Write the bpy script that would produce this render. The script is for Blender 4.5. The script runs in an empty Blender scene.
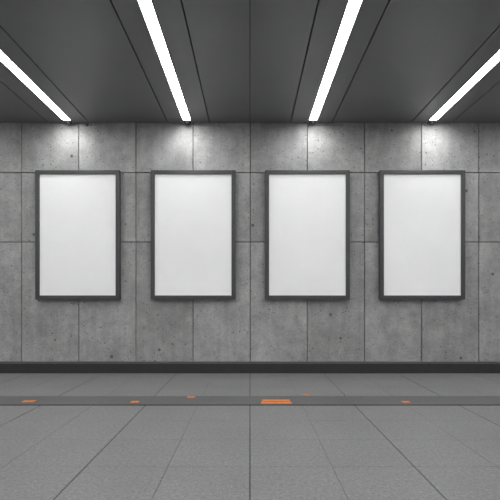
import bpy, bmesh, random, math
from mathutils import Vector
random.seed(4)
S=bpy.context.scene
S.view_settings.view_transform='Standard'
S.view_settings.look='None'
D=5.2; EYE=0.9; F=433.0; K=F/D; H=EYE+(298-123)/K
def WX(x,d=0): return (x-250)*(D-d)/F
def WZ(y,d=0): return EYE+(298-y)*(D-d)/F
XW=5.8; YB=-2.6

# ---------- materials ----------
def mat(name):
    m=bpy.data.materials.new(name); m.use_nodes=True
    nt=m.node_tree; b=nt.nodes['Principled BSDF']
    return m,nt,b
def N(nt,t,**kw):
    n=nt.nodes.new(t)
    for k,v in kw.items(): setattr(n,k,v)
    return n
def ramp(nt,src,stops):
    r=N(nt,'ShaderNodeValToRGB')
    while len(r.color_ramp.elements)<len(stops): r.color_ramp.elements.new(0.5)
    for e,(p,c) in zip(r.color_ramp.elements,stops):
        e.position=p; e.color=(c,c,c,1)
    nt.links.new(src,r.inputs[0]); return r.outputs[0]
def mul(nt,a,b):
    m=N(nt,'ShaderNodeMix',data_type='RGBA',blend_type='MULTIPLY')
    m.inputs[0].default_value=1
    nt.links.new(a,m.inputs[6]); nt.links.new(b,m.inputs[7]); return m.outputs[2]
def noise(nt,vec,scale,detail=5,rough=.55):
    n=N(nt,'ShaderNodeTexNoise'); n.inputs['Scale'].default_value=scale
    n.inputs['Detail'].default_value=detail; n.inputs['Roughness'].default_value=rough
    nt.links.new(vec,n.inputs['Vector']); return n.outputs['Fac']
def mapping(nt,sc):
    t=N(nt,'ShaderNodeTexCoord'); m=N(nt,'ShaderNodeMapping'); m.inputs['Scale'].default_value=sc
    nt.links.new(t.outputs['Object'],m.inputs[0]); return m.outputs[0]

def concrete():
    m,nt,b=mat('concrete')
    at=N(nt,'ShaderNodeAttribute',attribute_name='tint')
    obj=mapping(nt,(1,1,1))
    off=N(nt,'ShaderNodeVectorMath',operation='MULTIPLY_ADD')
    nt.links.new(at.outputs['Color'],off.inputs[0]); off.inputs[1].default_value=(37,11,23)
    nt.links.new(obj,off.inputs[2]); v=off.outputs[0]
    big=ramp(nt,noise(nt,v,2.6,6,.65),[(.3,.76),(.7,1.12)])
    mid=ramp(nt,noise(nt,v,10,9,.75),[(.32,.82),(.68,1.12)])
    fine=ramp(nt,noise(nt,v,60,4,.7),[(.3,.82),(.7,1.14)])
    st=N(nt,'ShaderNodeMapping'); st.inputs['Scale'].default_value=(7,1,.7); nt.links.new(v,st.inputs[0])
    streak=ramp(nt,noise(nt,st.outputs[0],1.6,5,.6),[(.35,.9),(.65,1.04)])
    def pits(scale,thr,soft,gate):
        vo=N(nt,'ShaderNodeTexVoronoi'); vo.inputs['Scale'].default_value=scale
        nt.links.new(v,vo.inputs['Vector'])
        sep=N(nt,'ShaderNodeSeparateColor'); nt.links.new(vo.outputs['Color'],sep.inputs[0])
        g=N(nt,'ShaderNodeMath',operation='LESS_THAN'); nt.links.new(sep.outputs[0],g.inputs[0]); g.inputs[1].default_value=gate
        mr=N(nt,'ShaderNodeMapRange'); nt.links.new(vo.outputs['Distance'],mr.inputs[0])
        mr.inputs[1].default_value=thr; mr.inputs[2].default_value=thr+soft; mr.inputs[3].default_value=1; mr.inputs[4].default_value=0
        p=N(nt,'ShaderNodeMath',operation='MULTIPLY'); nt.links.new(g.outputs[0],p.inputs[0]); nt.links.new(mr.outputs[0],p.inputs[1])
        return p.outputs[0]
    p0=pits(4.5,.07,.03,.5); p1=pits(12,.09,.05,.16); p2=pits(30,.15,.1,.25)
    ad=N(nt,'ShaderNodeMath',operation='MAXIMUM'); nt.links.new(p1,ad.inputs[0]); nt.links.new(p2,ad.inputs[1])
    ad2=N(nt,'ShaderNodeMath',operation='MAXIMUM'); nt.links.new(ad.outputs[0],ad2.inputs[0]); nt.links.new(p0,ad2.inputs[1]); ad=ad2
    pr=ramp(nt,ad.outputs[0],[(0,1),(1,.42)])
    sepc=N(nt,'ShaderNodeSeparateColor'); nt.links.new(at.outputs['Color'],sepc.inputs[0])
    tint=ramp(nt,sepc.outputs[1],[(0,.88),(1,1.1)])
    base=N(nt,'ShaderNodeRGB'); base.outputs[0].default_value=(.38,.38,.376,1)
    c=base.outputs[0]
    for q in (big,mid,fine,streak,pr,tint): c=mul(nt,c,q)
    nt.links.new(c,b.inputs['Base Color'])
    b.inputs['Roughness'].default_value=.8; b.inputs['Specular IOR Level'].default_value=.3
    bu=N(nt,'ShaderNodeBump'); bu.inputs['Strength'].default_value=.4; bu.inputs['Distance'].default_value=.012
    hh=N(nt,'ShaderNodeMath',operation='SUBTRACT'); nt.links.new(noise(nt,v,30,6,.7),hh.inputs[0]); nt.links.new(ad.outputs[0],hh.inputs[1])
    nt.links.new(hh.outputs[0],bu.inputs['Height']); nt.links.new(bu.outputs[0],b.inputs['Normal'])
    return m
def speckle(name,col,rough,scales=((2,.9,1.08),(60,.8,1.15),(220,.75,1.2)),bump=.2,spec=.5):
    m,nt,b=mat(name); v=mapping(nt,(1,1,1))
    base=N(nt,'ShaderNodeRGB'); base.outputs[0].default_value=(*col,1); c=base.outputs[0]
    last=None
    for s,lo,hi in scales:
        last=noise(nt,v,s,4,.6); c=mul(nt,c,ramp(nt,last,[(.3,lo),(.7,hi)]))
    nt.links.new(c,b.inputs['Base Color']); b.inputs['Roughness'].default_value=rough
    b.inputs['Specular IOR Level'].default_value=spec
    if bump:
        bu=N(nt,'ShaderNodeBump'); bu.inputs['Strength'].default_value=bump; bu.inputs['Distance'].default_value=.003
        nt.links.new(last,bu.inputs['Height']); nt.links.new(bu.outputs[0],b.inputs['Normal'])
    return m
def emis(name,col,s):
    m,nt,b=mat(name); b.inputs['Base Color'].default_value=(*col,1)
    b.inputs['Emission Color'].default_value=(*col,1); b.inputs['Emission Strength'].default_value=s
    return m
M_con=concrete()
M_gap=speckle('dark_joint',(.02,.02,.02),.9,bump=0)
M_grout=speckle('grout',(.09,.09,.09),.9,bump=0)
M_ceil=speckle('ceiling_panel_metal',(.165,.165,.167),.38,((1.2,.93,1.05),(40,.96,1.04)),bump=0)
M_tile=speckle('granite_tile',(.215,.215,.215),.4,((2,.92,1.06),(50,.72,1.22),(130,.62,1.32)))
M_strip=speckle('guide_strip_stone',(.115,.115,.115),.5)
M_frame=speckle('frame_dark_metal',(.055,.055,.057),.45,((8,.95,1.05),),bump=0)
M_board=speckle('backing_white',(.84,.84,.84),.6,((1.2,.95,1.02),),bump=0)
nb=M_board.node_tree.nodes['Principled BSDF']; nb.inputs['Emission Color'].default_value=(1,1,1,1); nb.inputs['Emission Strength'].default_value=.1
M_base=speckle('skirting_dark',(.03,.03,.032),.4,((10,.9,1.1),),bump=0)
M_ledge=speckle('skirting_cap_metal',(.10,.10,.10),.4,((10,.9,1.1),),bump=0)
M_lamp=emis('lamp_diffuser',(1,1,1),22.0)
M_trim=speckle('lamp_housing_metal',(.35,.35,.35),.35,((10,.95,1.05),),bump=0)
M_blk=speckle('black_plastic',(.02,.02,.02),.4,((10,.95,1.05),),bump=0)
M_or=speckle('orange_marking',(.80,.25,.07),.6,((30,.75,1.15),),bump=0)

# ---------- mesh helper ----------
class B:
    def __init__(s,name,mats):
        s.bm=bmesh.new(); s.name=name; s.mats=mats; s.lay=s.bm.loops.layers.float_color.new('tint')
    def box(s,x0,x1,y0,y1,z0,z1,mi=0,bev=0,tint=None):
        t=bmesh.new(); bmesh.ops.create_cube(t,size=1)
        for v in t.verts:
            v.co=Vector(((x0+x1)/2+v.co.x*(x1-x0),(y0+y1)/2+v.co.y*(y1-y0),(z0+z1)/2+v.co.z*(z1-z0)))
        if bev: bmesh.ops.bevel(t,geom=t.edges[:],offset=bev,segments=2,affect='EDGES',profile=.5)
        c=tint or (random.random(),random.random(),random.random(),1)
        mp={v:s.bm.verts.new(v.co) for v in t.verts}
        for f in t.faces:
            nf=s.bm.faces.new([mp[v] for v in f.verts]); nf.material_index=mi
            for l in nf.loops: l[s.lay]=c
        t.free()
    def cyl(s,c,r1,r2,z0,z1,mi=0,n=20):
        lo=[];hi=[]
        for i in range(n):
            a=2*math.pi*i/n
            lo.append(s.bm.verts.new((c[0]+r1*math.cos(a),c[1]+r1*math.sin(a),z0)))
            hi.append(s.bm.verts.new((c[0]+r2*math.cos(a),c[1]+r2*math.sin(a),z1)))
        fs=[s.bm.faces.new(lo[::-1]),s.bm.faces.new(hi)]
        for i in range(n):
            fs.append(s.bm.faces.new((lo[i],lo[(i+1)%n],hi[(i+1)%n],hi[i])))
        for f in fs: f.material_index=mi
    def done(s,parent=None,loc=(0,0,0)):
        me=bpy.data.meshes.new(s.name); s.bm.to_mesh(me); s.bm.free()
        for m in s.mats: me.materials.append(m)
        o=bpy.data.objects.new(s.name,me); S.collection.objects.link(o); o.location=loc
        if parent: o.parent=parent
        return o

# ---------- wall ----------
w=B('wall_back',[M_con,M_gap])
w.box(-XW,XW,D+.03,D+.2,-.05,H+.2,1)
sp=57.15/K; g=.0045
xs=[WX(250.2)+i*sp for i in range(-9,10)]
xs=[x for x in xs if abs(x)<XW]; xs=[-XW]+xs+[XW]
zs=[-.02,WZ(242),WZ(172.5),H+.15]
for i in range(len(xs)-1):
    for j in range(3):
        w.box(xs[i]+g,xs[i+1]-g,D,D+.05,zs[j]+g*1.15,zs[j+1]-g*1.15,0,bev=.0025)
w.done()

# ---------- skirting ----------
s=B('baseboard_back',[M_base,M_ledge])
s.box(-XW,XW,D-.03,D-.0005,0.0,WZ(363.5),0,bev=.003)
s.box(-XW,XW,D-.036,D-.0005,WZ(363.5)+.0002,WZ(361.5)+.002,1,bev=.003)
s.done()

# ---------- floor ----------
f=B('floor',[M_tile,M_gap,M_strip,M_grout])
f.box(-XW,XW,YB,D+.2,-.2,-.004,3)
def dep(y): return EYE*F/(y-298)
y1=dep(405.5); y2=dep(396)
p=.4385
nx=int(XW/p)
def row(a,b,mi=0):
    for i in range(-nx,nx):
        # wide movement joints every second tile, hairline joints between
        gl=.0035 if i%2==0 else .0011; gr=.0035 if i%2 else .0011
        f.box(i*p+gl,(i+1)*p-gr,a+.0011,b-.0011,-.05,0,mi,bev=.001)
yy=y1
while yy>YB+.1:
    row(max(yy-p,YB),yy); yy-=p
f.box(-XW,XW,y1+.004,y2-.004,-.05,0.0,2,bev=.002)
f.box(-XW,XW,y1+.001,y1+.03,-.05,0.0008,1,bev=.0004)
n=3; st=(D-y2)/n
for k in range(n): row(y2+k*st,y2+(k+1)*st)
f.done()

# ---------- orange markings ----------
def mark(x0,x1,ya,yb,n=1):
    b=B('floor_marking',[M_or])
    far=dep(ya); near=dep(yb); dm=(far+near)/2
    X0=(x0-250)*dm/F; X1=(x1-250)*dm/F
    for k in range(n):
        a=near+(far-near)*k/n; c=near+(far-near)*(k+.72 if n>1 else 1)/n
        sh=.012*k
        b.box(X0+sh,X1-sh*.6,a,c,.0008,.003,0,bev=.0006)
    b.done()
mark(261,291,399.2,403.8,2)
mark(23,35,400.4,402.2); mark(131,139,401.2,402.8); mark(187,195,396.6,397.8)
mark(303,310,394.6,395.8); mark(402,410,401.2,402.8)

# ---------- ceiling ----------
c=B('ceiling',[M_ceil,M_gap])
Z=H
lights=[.745,2.16,3.6,5.0]; lw=.056
seams=[0,.485,.985,1.93,2.42,3.35,3.85,4.75,5.25,XW]
c.box(-XW,XW,YB,D+.2,Z+.13,Z+.2,1)
gs=.0055
for sgn in (-1,1):
    for i in range(len(seams)-1):
        a,b=seams[i],seams[i+1]
        cuts=[(a+(gs if i else .003),b-gs)]
        for L in lights:
            if a<L<b: cuts=[(a+gs,L-lw),(L+lw,b-gs)]
        for (u,v) in cuts:
            x0,x1=sorted((sgn*u,sgn*v))
            c.box(x0,x1,YB,D-.004,Z,Z+.125,0,bev=.003,tint=(.5,.5,.5,1))
c.done()

# ---------- lamps ----------
for sgn in (-1,1):
    for L in lights:
        X=sgn*L
        b=B('ceiling_strip_light',[M_trim,M_lamp,M_blk])
        ye=D-.09; t=.009
        h=lw-.002
        b.box(X-h,X-h+t,YB+.02,D-.01,Z-.006,Z+.1,0,bev=.002)
        b.box(X+h-t,X+h,YB+.02,D-.01,Z-.006,Z+.1,0,bev=.002)
        b.box(X-h+t,X+h-t,YB+.02,D-.01,Z+.06,Z+.1,0)
        b.box(X-h+t+.001,X+h-t-.001,YB+.03,ye,Z-.002,Z+.03,1,bev=.004)
        b.box(X-h+t+.001,X+h-t-.001,ye+.002,D-.012,Z-.012,Z+.05,2,bev=.003)
        b.cyl((X,ye+.04),.026,.032,Z-.03,Z-.01,2)
        o=b.done()
        # soft wall-washer in the end fitting
        ld=bpy.data.lights.new('wall_washer','SPOT'); ld.energy=8; ld.spot_size=math.radians(140); ld.spot_blend=1; ld.shadow_soft_size=.04
        lo=bpy.data.objects.new('wall_washer',ld); S.collection.objects.link(lo); lo.parent=o
        lo.location=(X,D-.3,Z-.06); lo.rotation_euler=(math.radians(25),0,0)

# ---------- blank poster frames ----------
d=.07
for (x0,x1) in ((35,119.5),(150.5,235.5),(265,350),(380,465.5)):
    b=B('poster_frame',[M_frame,M_board,M_blk])
    X0,X1=WX(x0,d),WX(x1,d); Z1,Z0=WZ(170,d),WZ(299.5,d)
    t=.048; yf=D-d
    b.box(X0,X0+t,yf,D-.012,Z0,Z1,0,bev=.004)
    b.box(X1-t,X1,yf,D-.012,Z0,Z1,0,bev=.004)
    b.box(X0+t,X1-t,yf+.0004,D-.012,Z1-t,Z1,0,bev=.004)
    b.box(X0+t,X1-t,yf+.0004,D-.012,Z0,Z0+t,0,bev=.004)
    b.box(X0+t-.002,X1-t+.002,yf+.018,D-.014,Z0+t-.002,Z1-t+.002,1)
    b.box(X0+.06,X1-.06,D-.014,D-.0005,Z0+.06,Z1-.06,2)
    b.done()

# ---------- world ----------
wd=bpy.data.worlds.new('World'); S.world=wd; wd.use_nodes=True
wd.node_tree.nodes['Background'].inputs[0].default_value=(1,1,1,1)
wd.node_tree.nodes['Background'].inputs[1].default_value=.36

cam=bpy.data.cameras.new('camera'); co=bpy.data.objects.new('camera',cam); S.collection.objects.link(co)
co.location=(0,0,EYE); co.rotation_euler=(1.5707963,0,0)
cam.sensor_width=36; cam.lens=36*F/500; cam.shift_y=.096; cam.clip_start=.01
S.camera=co
